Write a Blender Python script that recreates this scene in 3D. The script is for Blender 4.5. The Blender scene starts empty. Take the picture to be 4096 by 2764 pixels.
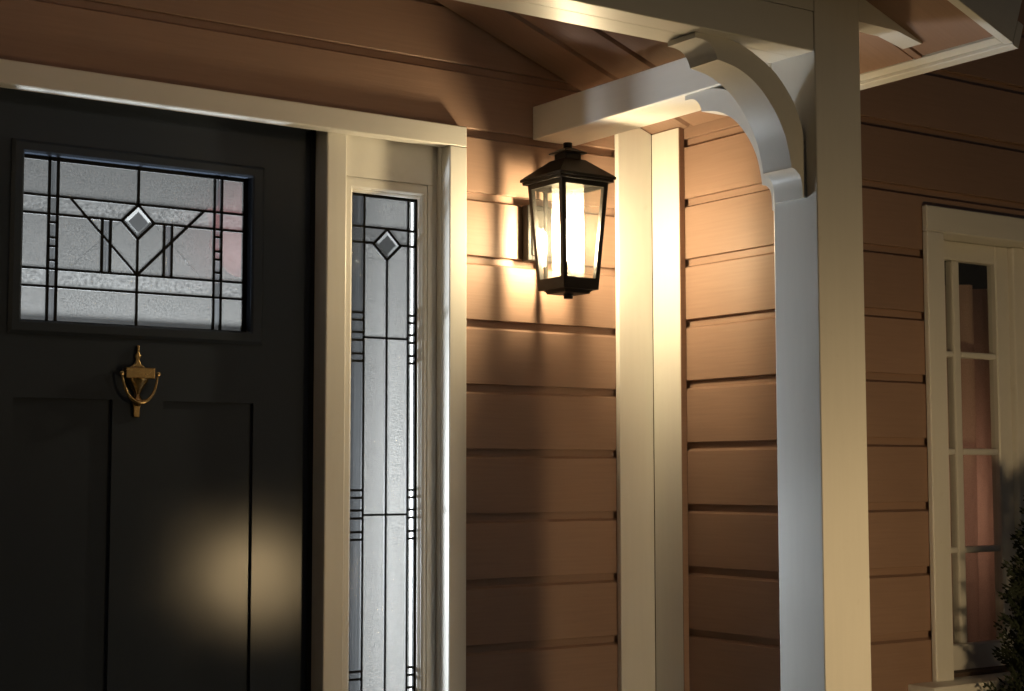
import bpy, bmesh, math, random
from mathutils import Vector
random.seed(7)
R = math.radians
sc = bpy.context.scene
col = sc.collection
ZO = 1.17                      # camera height above the porch floor; heights below are given from the camera

# ------------------------------------------------------------------ camera
cam_d = bpy.data.cameras.new('camera')
cam = bpy.data.objects.new('camera', cam_d); col.objects.link(cam)
cam_d.sensor_width = 36.0
cam_d.lens = 6374.0 / 4096.0 * 36.0
cam_d.clip_start = 0.05; cam_d.clip_end = 500
cam.location = (0, 0, ZO)
cam.rotation_mode = 'XYZ'
cam.rotation_euler = (R(90 + 4.64), R(0.06), R(-34.66))
sc.camera = cam

# ------------------------------------------------------------------ sky (night)
w = bpy.data.worlds.new('World'); sc.world = w; w.use_nodes = True
nt = w.node_tree; nt.nodes.clear()
sky = nt.nodes.new('ShaderNodeTexSky'); sky.sky_type = 'NISHITA'; sky.sun_disc = False
sky.sun_elevation = R(-4.0); sky.sun_rotation = R(150)
bg = nt.nodes.new('ShaderNodeBackground'); bg.inputs['Strength'].default_value = 0.45
wo = nt.nodes.new('ShaderNodeOutputWorld')
nt.links.new(sky.outputs[0], bg.inputs[0]); nt.links.new(bg.outputs[0], wo.inputs[0])

# ------------------------------------------------------------------ exposure
sc.view_settings.view_transform = 'Standard'
sc.view_settings.look = 'None'
sc.view_settings.exposure = 0.0
sc.view_settings.gamma = 1.0
sc.cycles.use_denoising = True
sc.cycles.max_bounces = 10
sc.cycles.transparent_max_bounces = 24
sc.cycles.sample_clamp_indirect = 6.0
sc.cycles.caustics_reflective = False
sc.cycles.caustics_refractive = False

LANTERN_BULB = 610.0
HALL_LAMP = 980.0
PATH_LAMP = 250.0
ROOM_LAMP = 42.0

# ------------------------------------------------------------------ materials
def new_mat(name):
    m = bpy.data.materials.new(name); m.use_nodes = True
    n = m.node_tree; n.nodes.clear()
    out = n.nodes.new('ShaderNodeOutputMaterial')
    return m, n, out

def paint(name, colr, rough=0.45, var=0.06, bump=0.02, scale=(60, 60, 60), spec=0.4, metallic=0.0, dirt=0.0, coat=0.0):
    m, n, out = new_mat(name)
    b = n.nodes.new('ShaderNodeBsdfPrincipled')
    tc = n.nodes.new('ShaderNodeTexCoord')
    geo = n.nodes.new('ShaderNodeNewGeometry')
    mp = n.nodes.new('ShaderNodeMapping'); mp.inputs['Scale'].default_value = scale
    n.links.new(geo.outputs['Position'], mp.inputs['Vector'])
    no = n.nodes.new('ShaderNodeTexNoise'); no.inputs['Scale'].default_value = 1.0; no.inputs['Detail'].default_value = 5
    n.links.new(mp.outputs[0], no.inputs['Vector'])
    n2 = n.nodes.new('ShaderNodeTexNoise'); n2.inputs['Scale'].default_value = 3.2; n2.inputs['Detail'].default_value = 6
    n.links.new(geo.outputs['Position'], n2.inputs['Vector'])
    add = n.nodes.new('ShaderNodeMath'); add.operation = 'ADD'
    n.links.new(no.outputs[0], add.inputs[0]); n.links.new(n2.outputs[0], add.inputs[1])
    mr = n.nodes.new('ShaderNodeMapRange')
    mr.inputs['From Min'].default_value = 0.6; mr.inputs['From Max'].default_value = 1.4
    mr.inputs['To Min'].default_value = 1 - var; mr.inputs['To Max'].default_value = 1 + var
    n.links.new(add.outputs[0], mr.inputs['Value'])
    mx = n.nodes.new('ShaderNodeVectorMath'); mx.operation = 'SCALE'
    mx.inputs[0].default_value = colr
    n.links.new(mr.outputs[0], mx.inputs['Scale'])
    last = mx.outputs[0]
    if 'siding' in name or 'board' in name:
        oi = n.nodes.new('ShaderNodeObjectInfo'); mo = n.nodes.new('ShaderNodeMapRange')
        mo.inputs['To Min'].default_value = .93; mo.inputs['To Max'].default_value = 1.07
        n.links.new(oi.outputs['Random'], mo.inputs['Value'])
        m4 = n.nodes.new('ShaderNodeVectorMath'); m4.operation = 'SCALE'
        n.links.new(last, m4.inputs[0]); n.links.new(mo.outputs[0], m4.inputs['Scale']); last = m4.outputs[0]
    if dirt > 0:
        n3 = n.nodes.new('ShaderNodeTexNoise'); n3.inputs['Scale'].default_value = 14; n3.inputs['Detail'].default_value = 8
        n3.inputs['Roughness'].default_value = 0.7
        n.links.new(geo.outputs['Position'], n3.inputs['Vector'])
        cr = n.nodes.new('ShaderNodeMapRange'); cr.inputs['From Min'].default_value = 0.62; cr.inputs['From Max'].default_value = 0.78
        cr.inputs['To Min'].default_value = 0; cr.inputs['To Max'].default_value = dirt
        n.links.new(n3.outputs[0], cr.inputs['Value'])
        mm = n.nodes.new('ShaderNodeMix'); mm.data_type = 'RGBA'
        mm.inputs['B'].default_value = (colr[0] * .55, colr[1] * .5, colr[2] * .42, 1)
        n.links.new(cr.outputs[0], mm.inputs['Factor']); n.links.new(last, mm.inputs['A'])
        last = mm.outputs['Result']
    n.links.new(last, b.inputs['Base Color'])
    rr = n.nodes.new('ShaderNodeMapRange')
    rr.inputs['From Min'].default_value = 0.3; rr.inputs['From Max'].default_value = 0.7
    rr.inputs['To Min'].default_value = max(0.05, rough - .06); rr.inputs['To Max'].default_value = min(1, rough + .06)
    n.links.new(n2.outputs[0], rr.inputs['Value']); n.links.new(rr.outputs[0], b.inputs['Roughness'])
    b.inputs['Specular IOR Level'].default_value = spec
    b.inputs['Metallic'].default_value = metallic
    if bump > 0:
        bp = n.nodes.new('ShaderNodeBump'); bp.inputs['Strength'].default_value = bump * 10; bp.inputs['Distance'].default_value = 0.001
        n.links.new(no.outputs[0], bp.inputs['Height']); n.links.new(bp.outputs[0], b.inputs['Normal'])
    n.links.new(b.outputs[0], out.inputs[0])
    return m

def emit(name, colr, s):
    m, n, out = new_mat(name)
    e = n.nodes.new('ShaderNodeEmission'); e.inputs[0].default_value = (*colr, 1); e.inputs[1].default_value = s
    n.links.new(e.outputs[0], out.inputs[0]); return m

def glass(name, clear=0.5, rough_part=0.3, rough=0.2, diff=(0.2, 0.2, 0.2), tex='fine', tint=(1, 1, 1)):
    """textured leaded glass: part clear, part scattered, part milky"""
    m, n, out = new_mat(name)
    geo = n.nodes.new('ShaderNodeNewGeometry')
    no = n.nodes.new('ShaderNodeTexNoise'); no.inputs['Detail'].default_value = 3
    if tex == 'reed':
        mp = n.nodes.new('ShaderNodeMapping'); mp.inputs['Scale'].default_value = (420, 60, 2)
        n.links.new(geo.outputs['Position'], mp.inputs['Vector']); n.links.new(mp.outputs[0], no.inputs['Vector'])
        no.inputs['Scale'].default_value = 1.0
    else:
        n.links.new(geo.outputs['Position'], no.inputs['Vector'])
        no.inputs['Scale'].default_value = {'fine': 240, 'hammer': 120, 'clear': 6}[tex]
    bp = n.nodes.new('ShaderNodeBump')
    bp.inputs['Strength'].default_value = {'fine': .5, 'hammer': 1.0, 'clear': .05, 'reed': .8}[tex]
    bp.inputs['Distance'].default_value = 0.004
    n.links.new(no.outputs[0], bp.inputs['Height'])
    tr = n.nodes.new('ShaderNodeBsdfTransparent'); tr.inputs[0].default_value = (*tint, 1)
    rf = n.nodes.new('ShaderNodeBsdfRefraction'); rf.inputs['Roughness'].default_value = rough; rf.inputs['IOR'].default_value = 1.12
    rf.inputs[0].default_value = (*tint, 1)
    n.links.new(bp.outputs[0], rf.inputs['Normal'])
    mr = n.nodes.new('ShaderNodeMapRange'); mr.inputs['From Min'].default_value = .25; mr.inputs['From Max'].default_value = .75
    k = {'fine': .75, 'hammer': .75, 'clear': .05, 'reed': .9}[tex]
    mr.inputs['To Min'].default_value = 1 - k; mr.inputs['To Max'].default_value = 1 + k
    n.links.new(no.outputs[0], mr.inputs['Value'])
    oi = n.nodes.new('ShaderNodeObjectInfo'); ov = n.nodes.new('ShaderNodeMapRange'); ov.inputs['To Min'].default_value = .86; ov.inputs['To Max'].default_value = 1.14
    n.links.new(oi.outputs['Random'], ov.inputs['Value'])
    mm_ = n.nodes.new('ShaderNodeMath'); mm_.operation = 'MULTIPLY'; n.links.new(ov.outputs[0], mm_.inputs[0]); n.links.new(mr.outputs[0], mm_.inputs[1])
    vs = n.nodes.new('ShaderNodeVectorMath'); vs.operation = 'SCALE'; vs.inputs[0].default_value = diff
    n.links.new(mm_.outputs[0], vs.inputs['Scale'])
    tl = n.nodes.new('ShaderNodeBsdfTranslucent'); n.links.new(vs.outputs[0], tl.inputs[0])
    n.links.new(bp.outputs[0], tl.inputs['Normal'])
    gl = n.nodes.new('ShaderNodeBsdfGlossy'); gl.inputs['Roughness'].default_value = .12
    n.links.new(bp.outputs[0], gl.inputs['Normal'])
    m1 = n.nodes.new('ShaderNodeMixShader'); rest = 1 - clear
    m1.inputs[0].default_value = rough_part / max(rest, .001)
    n.links.new(tl.outputs[0], m1.inputs[1]); n.links.new(rf.outputs[0], m1.inputs[2])
    m2 = n.nodes.new('ShaderNodeMixShader'); m2.inputs[0].default_value = clear
    n.links.new(m1.outputs[0], m2.inputs[1]); n.links.new(tr.outputs[0], m2.inputs[2])
    m3 = n.nodes.new('ShaderNodeMixShader')
    fr = n.nodes.new('ShaderNodeFresnel'); fr.inputs['IOR'].default_value = 1.3
    bf = n.nodes.new('ShaderNodeMath'); bf.operation = 'SUBTRACT'; bf.inputs[0].default_value = 1; n.links.new(geo.outputs['Backfacing'], bf.inputs[1])
    mu = n.nodes.new('ShaderNodeMath'); mu.operation = 'MULTIPLY'; n.links.new(fr.outputs[0], mu.inputs[0]); n.links.new(bf.outputs[0], mu.inputs[1])
    n.links.new(mu.outputs[0], m3.inputs[0])
    n.links.new(m2.outputs[0], m3.inputs[1]); n.links.new(gl.outputs[0], m3.inputs[2])
    n.links.new(m3.outputs[0], out.inputs[0])
    return m

def thin_glass(name, refl=1.25, tint=(.97, .98, .97), haze=.005):  # milky scatter added so the lantern panes glow, in place of bloom
    m, n, out = new_mat(name)
    tr = n.nodes.new('ShaderNodeBsdfTransparent'); tr.inputs[0].default_value = (*tint, 1)
    gl = n.nodes.new('ShaderNodeBsdfGlossy'); gl.inputs['Roughness'].default_value = .03
    fr = n.nodes.new('ShaderNodeFresnel'); fr.inputs['IOR'].default_value = refl
    mx = n.nodes.new('ShaderNodeMixShader')
    geo = n.nodes.new('ShaderNodeNewGeometry')
    bf = n.nodes.new('ShaderNodeMath'); bf.operation = 'SUBTRACT'; bf.inputs[0].default_value = 1; n.links.new(geo.outputs['Backfacing'], bf.inputs[1])
    mu = n.nodes.new('ShaderNodeMath'); mu.operation = 'MULTIPLY'; n.links.new(fr.outputs[0], mu.inputs[0]); n.links.new(bf.outputs[0], mu.inputs[1])
    tl = n.nodes.new('ShaderNodeBsdfTranslucent'); tl.inputs[0].default_value = (.9, .88, .84, 1)
    dm = n.nodes.new('ShaderNodeMixShader'); no = n.nodes.new('ShaderNodeTexNoise'); no.inputs['Scale'].default_value = 45; no.inputs['Detail'].default_value = 6
    n.links.new(geo.outputs['Position'], no.inputs['Vector'])
    dr_ = n.nodes.new('ShaderNodeMapRange'); dr_.inputs['From Min'].default_value = .35; dr_.inputs['From Max'].default_value = .75; dr_.inputs['To Min'].default_value = haze * .5; dr_.inputs['To Max'].default_value = haze * 1.6
    n.links.new(no.outputs[0], dr_.inputs['Value']); n.links.new(dr_.outputs[0], dm.inputs[0])
    n.links.new(tr.outputs[0], dm.inputs[1]); n.links.new(tl.outputs[0], dm.inputs[2])
    n.links.new(mu.outputs[0], mx.inputs[0]); n.links.new(dm.outputs[0], mx.inputs[1]); n.links.new(gl.outputs[0], mx.inputs[2])
    n.links.new(mx.outputs[0], out.inputs[0]); return m

def milky(name, clear, colr):
    m, n, out = new_mat(name)
    tr = n.nodes.new('ShaderNodeBsdfTransparent')
    tl = n.nodes.new('ShaderNodeBsdfTranslucent'); tl.inputs[0].default_value = (*colr, 1)
    mx = n.nodes.new('ShaderNodeMixShader'); mx.inputs[0].default_value = clear
    n.links.new(tl.outputs[0], mx.inputs[1]); n.links.new(tr.outputs[0], mx.inputs[2]); n.links.new(mx.outputs[0], out.inputs[0])
    return m

def fabric(name, colr):
    m, n, out = new_mat(name)
    geo = n.nodes.new('ShaderNodeNewGeometry')
    no = n.nodes.new('ShaderNodeTexNoise'); no.inputs['Scale'].default_value = 300
    n.links.new(geo.outputs['Position'], no.inputs['Vector'])
    mr = n.nodes.new('ShaderNodeMapRange'); mr.inputs['To Min'].default_value = .75; mr.inputs['To Max'].default_value = 1.25
    n.links.new(no.outputs[0], mr.inputs['Value'])
    vs = n.nodes.new('ShaderNodeVectorMath'); vs.operation = 'SCALE'; vs.inputs[0].default_value = colr
    n.links.new(mr.outputs[0], vs.inputs['Scale'])
    d = n.nodes.new('ShaderNodeBsdfDiffuse'); t = n.nodes.new('ShaderNodeBsdfTranslucent')
    n.links.new(vs.outputs[0], d.inputs[0]); n.links.new(vs.outputs[0], t.inputs[0])
    mx = n.nodes.new('ShaderNodeMixShader'); mx.inputs[0].default_value = .55
    n.links.new(d.outputs[0], mx.inputs[1]); n.links.new(t.outputs[0], mx.inputs[2]); n.links.new(mx.outputs[0], out.inputs[0])
    return m

def satin(name, colr, rough, spec_ior=1.5):
    m, n, out = new_mat(name)
    geo = n.nodes.new('ShaderNodeNewGeometry')
    no = n.nodes.new('ShaderNodeTexNoise'); no.inputs['Scale'].default_value = 1.0; no.inputs['Detail'].default_value = 5
    mp = n.nodes.new('ShaderNodeMapping'); mp.inputs['Scale'].default_value = (320, 320, 14)
    n.links.new(geo.outputs['Position'], mp.inputs['Vector']); n.links.new(mp.outputs[0], no.inputs['Vector'])
    n2 = n.nodes.new('ShaderNodeTexNoise'); n2.inputs['Scale'].default_value = 5; n2.inputs['Detail'].default_value = 6
    n.links.new(geo.outputs['Position'], n2.inputs['Vector'])
    mr = n.nodes.new('ShaderNodeMapRange'); mr.inputs['From Min'].default_value = .3; mr.inputs['From Max'].default_value = .7
    mr.inputs['To Min'].default_value = rough - .012; mr.inputs['To Max'].default_value = rough + .012
    n.links.new(n2.outputs[0], mr.inputs['Value'])
    bp = n.nodes.new('ShaderNodeBump'); bp.inputs['Strength'].default_value = .10; bp.inputs['Distance'].default_value = .0003
    n.links.new(no.outputs[0], bp.inputs['Height'])
    d = n.nodes.new('ShaderNodeBsdfDiffuse'); d.inputs[0].default_value = (*colr, 1)
    g = n.nodes.new('ShaderNodeBsdfAnisotropic'); g.distribution = 'BECKMANN'
    n.links.new(mr.outputs[0], g.inputs['Roughness'])
    n.links.new(bp.outputs[0], g.inputs['Normal']); n.links.new(bp.outputs[0], d.inputs['Normal'])
    fr = n.nodes.new('ShaderNodeFresnel'); fr.inputs['IOR'].default_value = spec_ior
    mx = n.nodes.new('ShaderNodeMixShader')
    n.links.new(fr.outputs[0], mx.inputs[0]); n.links.new(d.outputs[0], mx.inputs[1]); n.links.new(g.outputs[0], mx.inputs[2])
    n.links.new(mx.outputs[0], out.inputs[0]); return m

M = {
    'siding': paint('tan_siding_paint', (0.305, 0.192, 0.138), .52, .10, .045, (6, 6, 140)),
    'sidingX': paint('tan_board_paint', (0.305, 0.192, 0.138), .52, .10, .045, (6, 140, 6)),
    'white': paint('white_trim_paint', (0.73, 0.71, 0.66), .38, .03, .02, (40, 40, 40), dirt=.22),
    'whiteV': paint('white_post_paint', (0.73, 0.71, 0.66), .4, .03, .003, (70, 70, 5), dirt=.20),
    'whiteH': paint('white_beam_paint', (0.73, 0.71, 0.66), .4, .03, .010, (5, 70, 70), dirt=.20),
    'black': satin('black_door_paint', (0.042, 0.052, 0.070), .195, 1.29),
    'lead': paint('dark_lead', (0.006, 0.006, 0.006), .75, .1, .0, spec=.15),
    'iron': paint('black_bronze', (0.007, 0.0055, 0.004), .5, .15, .03, (300, 300, 300), spec=.22),
    'brass': paint('aged_brass', (0.52, 0.37, 0.18), .28, .2, .02, (80, 80, 80), metallic=1.0),
    'roof': paint('roof_shingle', (0.05, 0.05, 0.05), .9, .3, .2),
    'concrete': paint('porch_concrete', (0.22, 0.21, 0.19), .85, .15, .2, (30, 30, 30)),
    'lawn': paint('dark_lawn', (0.03, 0.05, 0.018), .95, .4, .4, (25, 25, 25)),
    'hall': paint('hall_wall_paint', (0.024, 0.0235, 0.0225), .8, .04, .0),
    'wood': paint('hall_floor_wood', (0.12, 0.07, 0.04), .5, .2, .02, (6, 60, 60)),
    'red': paint('red_shape_paint', (0.055, 0.012, 0.011), .8, .2, .0),
    'sheath': paint('wall_sheathing', (0.09, 0.06, 0.045), .9, .1, .0),
    'cedar': paint('conifer_foliage', (0.011, 0.018, 0.006), .75, .35, .0, (40, 40, 40)),
    'bark': paint('conifer_bark', (0.06, 0.04, 0.025), .9, .3, .2),
    'strip': paint('black_weatherstrip', (0.008, 0.008, 0.008), .6, .0, .0),
    'pane_fine': glass('seeded_glass', .60, .20, .22, (.084, .081, .076), 'fine'),
    'pane_side': glass('frosted_glass', .60, .18, .25, (.148, .143, .134), 'fine'),
    'pane_hammer': glass('hammered_glass', .56, .22, .3, (.098, .095, .090), 'hammer'),
    'pane_reed': glass('reeded_glass', .60, .20, .15, (.042, .043, .044), 'reed'),
    'pane_clear': glass('bevelled_glass', .72, .18, .06, (.035, .035, .034), 'clear'),
    'pane_facet': glass('bright_facet_glass', .40, .2, .1, (.22, .218, .21), 'clear'),  # milkier than the flat centre, so the bevel facets look brightly lit
    'thin': thin_glass('lantern_glass'),
    'win': thin_glass('window_glass', 1.35, haze=.02),
    'opal': milky('opal_glass_tube', .80, (.95, .90, .80)),
    'curtain': fabric('pink_curtain_cloth', (0.50, 0.38, 0.33)),
    'bulb': emit('warm_bulb', (1.0, .77, .46), LANTERN_BULB),
    'hall_bulb': emit('cool_globe', (.86, .94, 1.0), HALL_LAMP),
    'room_bulb': emit('soft_globe', (1.0, .78, .60), ROOM_LAMP),
    'path_globe': emit('amber_globe', (1.0, .71, .365), PATH_LAMP),
}

# ------------------------------------------------------------------ builders
ORG = {}
def tag(o, label=None, cat=None, group=None, kind=None):
    if label: o['label'] = label
    if cat: o['category'] = cat
    if group: o['group'] = group
    if kind: o['kind'] = kind
    return o

def thing(name, loc, label, cat, group=None):
    o = bpy.data.objects.new(name, None); col.objects.link(o)
    o.empty_display_size = .05
    o.location = (loc[0], loc[1], loc[2] + ZO); ORG[o] = Vector(loc)
    return tag(o, label, cat, group)

def mk(name, verts, faces, mat, parent=None, smooth=False, bev=0.0, seg=1, org=None):
    vs = [Vector(v) for v in verts]
    if parent is not None: o0 = ORG[parent]
    elif org is not None: o0 = Vector(org)
    else:
        o0 = Vector((sum(v.x for v in vs) / len(vs), sum(v.y for v in vs) / len(vs), min(v.z for v in vs)))
    me = bpy.data.meshes.new(name)
    me.from_pydata([v - o0 for v in vs], [], faces)
    bm = bmesh.new(); bm.from_mesh(me)
    bmesh.ops.recalc_face_normals(bm, faces=bm.faces)
    if bev > 0:
        es = [e for e in bm.edges if len(e.link_faces) == 2 and e.calc_face_angle(0) > .35]
        bmesh.ops.bevel(bm, geom=es, offset=bev, segments=seg, affect='EDGES', profile=.5, clamp_overlap=True)
    if smooth:
        for f in bm.faces: f.smooth = True
        for e in bm.edges:
            if len(e.link_faces) == 2 and e.calc_face_angle(0) > R(38): e.smooth = False
    bm.to_mesh(me); bm.free()
    me.materials.append(M[mat] if isinstance(mat, str) else mat)
    o = bpy.data.objects.new(name, me); col.objects.link(o)
    if parent is not None:
        o.parent = parent
    else:
        o.location = (o0.x, o0.y, o0.z + ZO)
    ORG[o] = o0
    return o

BF = [(0, 1, 2, 3), (7, 6, 5, 4), (0, 4, 5, 1), (1, 5, 6, 2), (2, 6, 7, 3), (3, 7, 4, 0)]
def bv(x0, x1, y0, y1, z0, z1):
    return [(x0, y0, z0), (x1, y0, z0), (x1, y1, z0), (x0, y1, z0), (x0, y0, z1), (x1, y0, z1), (x1, y1, z1), (x0, y1, z1)]
def box(name, x0, x1, y0, y1, z0, z1, mat, parent=None, bev=.002, **k):
    return mk(name, bv(x0, x1, y0, y1, z0, z1), BF, mat, parent, bev=bev, **k)
def boxes(name, lst, mat, parent=None, bev=0.0, **k):
    V, F = [], []
    for b in lst:
        n = len(V); V += bv(*b); F += [tuple(i + n for i in f) for f in BF]
    return mk(name, V, F, mat, parent, bev=bev, **k)
def prism_vf(pts, ax, a0, a1):
    def put(p, a):
        return {'X': (a, p[0], p[1]), 'Y': (p[0], a, p[1]), 'Z': (p[0], p[1], a)}[ax]
    n = len(pts)
    V = [put(p, a0) for p in pts] + [put(p, a1) for p in pts]
    F = [tuple(range(n)), tuple(range(2 * n - 1, n - 1, -1))] + [(i, (i + 1) % n, n + (i + 1) % n, n + i) for i in range(n)]
    return V, F
def prism(name, pts, ax, a0, a1, mat, parent=None, **k):
    V, F = prism_vf(pts, ax, a0, a1)
    return mk(name, V, F, mat, parent, **k)
def lathe(name, prof, c, mat, parent=None, seg=20, ax='Z', smooth=True):
    """prof: list of (radius, height) about axis through c"""
    V, F = [], []
    for r_, h in prof:
        for i in range(seg):
            a = 2 * math.pi * i / seg
            p = (r_ * math.cos(a), r_ * math.sin(a), h)
            if ax == 'Y': p = (p[0], p[2], p[1])
            V.append((c[0] + p[0], c[1] + p[1], c[2] + p[2]))
    for j in range(len(prof) - 1):
        for i in range(seg):
            F.append((j * seg + i, j * seg + (i + 1) % seg, (j + 1) * seg + (i + 1) % seg, (j + 1) * seg + i))
    F.append(tuple(range(seg))); F.append(tuple((len(prof) - 1) * seg + i for i in reversed(range(seg))))
    return mk(name, V, F, mat, parent, smooth=smooth)
def tube(name, path, rad, mat, parent=None, seg=10):
    V, F = [], []
    P = [Vector(p) for p in path]
    for j, p in enumerate(P):
        t = (P[min(j + 1, len(P) - 1)] - P[max(j - 1, 0)]).normalized()
        u = t.cross(Vector((0, 1, 0)));
        if u.length < .1: u = t.cross(Vector((1, 0, 0)))
        u.normalize(); v = t.cross(u)
        r_ = rad[j] if isinstance(rad, (list, tuple)) else rad
        for i in range(seg):
            a = 2 * math.pi * i / seg
            V.append(p + u * (r_ * math.cos(a)) + v * (r_ * math.sin(a)))
    for j in range(len(P) - 1):
        for i in range(seg):
            F.append((j * seg + i, j * seg + (i + 1) % seg, (j + 1) * seg + (i + 1) % seg, (j + 1) * seg + i))
    F.append(tuple(range(seg))); F.append(tuple((len(P) - 1) * seg + i for i in reversed(range(seg))))
    return mk(name, V, F, mat, parent, smooth=True)
def sphere_vf(c, r_, seg=16, rings=10):
    V, F = [], []
    for j in range(1, rings):
        t = math.pi * j / rings
        for i in range(seg):
            a = 2 * math.pi * i / seg
            V.append((c[0] + r_ * math.sin(t) * math.cos(a), c[1] + r_ * math.sin(t) * math.sin(a), c[2] + r_ * math.cos(t)))
    V += [(c[0], c[1], c[2] + r_), (c[0], c[1], c[2] - r_)]
    for j in range(rings - 2):
        for i in range(seg): F.append((j * seg + i, j * seg + (i + 1) % seg, (j + 1) * seg + (i + 1) % seg, (j + 1) * seg + i))
    T = len(V) - 2
    for i in range(seg):
        F.append((T, (i + 1) % seg, i)); F.append((T + 1, (rings - 2) * seg + i, (rings - 2) * seg + (i + 1) % seg))
    return V, F
def frustum(h0, z0, h1, z1, c):
    V = [(c[0] - h0, c[1] - h0, z0), (c[0] + h0, c[1] - h0, z0), (c[0] + h0, c[1] + h0, z0), (c[0] - h0, c[1] + h0, z0),
         (c[0] - h1, c[1] - h1, z1), (c[0] + h1, c[1] - h1, z1), (c[0] + h1, c[1] + h1, z1), (c[0] - h1, c[1] + h1, z1)]
    return V
def join(parts):
    V, F = [], []
    for v, f in parts:
        n = len(V); V += list(v); F += [tuple(i + n for i in q) for q in f]
    return V, F

# rebated board: flat face, chamfered top edge, sunk channel below the board above
PITCH = .1776
def board_prof(p=PITCH, ch=.0195, d=.0135):
    return [(.020, 0), (.0012, 0), (0, .0012), (0, p - ch - .007), (d, p - ch), (d, p), (.020, p)]
_bc = {}
def board(parent, axis, s0, s1, face, z, p=PITCH):
    """axis 'X': runs along X on a wall facing -Y at Y=face; axis 'Y': runs along Y on a wall facing -X at X=face"""
    L = round(s1 - s0, 4); key = (axis, L, p)
    if key not in _bc:
        pr = board_prof(p); n = len(pr); V = []
        for s in (0, L):
            for d, h in pr: V.append((s, d, h) if axis == 'X' else (d, s, h))
        F = [tuple(range(n)), tuple(range(2 * n - 1, n - 1, -1))] + [(i, (i + 1) % n, n + (i + 1) % n, n + i) for i in range(n)]
        me = bpy.data.meshes.new('siding_board'); me.from_pydata(V, [], F)
        bm = bmesh.new(); bm.from_mesh(me); bmesh.ops.recalc_face_normals(bm, faces=bm.faces); bm.to_mesh(me); bm.free()
        me.materials.append(M['siding']); _bc[key] = me
    o = bpy.data.objects.new('siding_board', _bc[key]); col.objects.link(o); o.parent = parent
    dz = random.uniform(-.0006, .0006)
    q = Vector((s0, face + random.uniform(-.0008, .0008), z + dz)) if axis == 'X' else Vector((face + random.uniform(-.0008, .0008), s0, z + dz))
    o.location = q - ORG[parent]
    return o

# ------------------------------------------------------------------ the setting: ground, porch floor
FL = -ZO                                     # porch floor level
tag(box('ground', -30, 30, -30, 30, FL - .40, FL - .30, 'lawn', bev=0), kind='structure')
tag(box('porch_floor', -.1, 3.03, 2.25, 3.66, FL - .296, FL, 'concrete', bev=.006), kind='structure')

# ------------------------------------------------------------------ wall with the door (A)
YA = 3.65
LV0 = .4267
wA = thing('house_wall', (1.5, YA, FL), 'tan channel-board wall holding the black front door and the lit lantern', 'wall')
boxes('sheathing', [(-.9, .93, YA + .022, YA + .15, FL, .93), (2.335, 3.2, YA + .022, YA + .15, FL, .93), (-.9, 3.2, YA + .022, YA + .15, .932, 2.1)], 'sheath', wA)
for k in range(-9, 9):
    z = LV0 + k * PITCH
    if z + PITCH > 2.05: break
    if z >= .93:
        board(wA, 'X', -.9, 3.034, YA, z)
    else:
        zz = z
        if zz < FL: continue
        board(wA, 'X', 2.3545, 3.034, YA, zz)
        board(wA, 'X', -.9, .908, YA, zz)
# corner boards in the inner corner, cut along the ceiling slope
M_S = -.3662; CX, CZ = 2.757, 1.113
def ceil_z(x): return CZ + M_S * (x - CX)
prism('corner_board', [(2.891, FL), (3.0175, FL), (3.0175, ceil_z(3.0175) - .003), (2.891, ceil_z(2.891) - .003)], 'Y', 3.6298, 3.648, 'whiteV', wA, bev=.0015)

# ------------------------------------------------------------------ return wall (B)
XB = 3.038
wB = thing('house_wall', (XB, 3.35, FL), 'short tan channel-board return wall between the lantern corner and the porch post', 'wall')
box('sheathing', XB + .022, XB + .12, 3.04, 3.67, FL, 1.9, 'sheath', wB, bev=0)
for k in range(-9, 4):
    z = LV0 + .022 + k * PITCH
    if z < FL: continue
    board(wB, 'Y', 3.0165, 3.648, XB, z)
prism('corner_board', [(3.507, FL), (3.6296, FL), (3.6296, ceil_z(3.02) - .003), (3.507, ceil_z(3.02) - .003)], 'X', 3.018, 3.036, 'whiteV', wB, bev=.0015)
# painted in the siding colour: the edge strip of that corner board
box('edge_strip', 3.0184, 3.037, 3.5035, 3.5066, FL, ceil_z(3.02) - .003, 'siding', wB, bev=0)

# ------------------------------------------------------------------ window wall (C)
YC = 3.015
wC = thing('house_wall', (4.2, YC, FL), 'dim tan channel-board wall around the curtained window right of the porch post', 'wall')
boxes('sheathing', [(XB + .125, 3.53, YC + .022, YC + .145, FL - .3, .72), (4.06, 5.6, YC + .022, YC + .145, FL - .3, .72),
                    (3.53, 4.06, YC + .022, YC + .145, FL - .3, -.56), (XB + .125, 5.6, YC + .022, YC + .145, .722, 3.0)], 'sheath', wC)
LVC = LV0 + .030
for k in range(-10, 14):
    z = LVC + k * PITCH
    if z + PITCH < -.60 or z > .75:
        board(wC, 'X', XB + .002, 5.6, YC, z)
    else:
        board(wC, 'X', XB + .002, 3.53, YC, z)
        if z < .7605 < z + PITCH: board(wC, 'X', 3.5305, 4.0745, YC, .7605, round(z + PITCH - .7605, 4))
        if z < -.60 < z + PITCH: board(wC, 'X', 3.5305, 4.0745, YC, z, round(-.60 - z, 4))
        board(wC, 'X', 4.075, 5.6, YC, z)
box('corner_board', XB - .0205, XB + .08, YC - .02, YC - .0005, FL - .3, .96, 'whiteV', wC)
box('corner_board', XB - .0205, XB - .0015, YC + .0002, YC + .09, FL - .3, .96, 'whiteV', wC)

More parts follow.
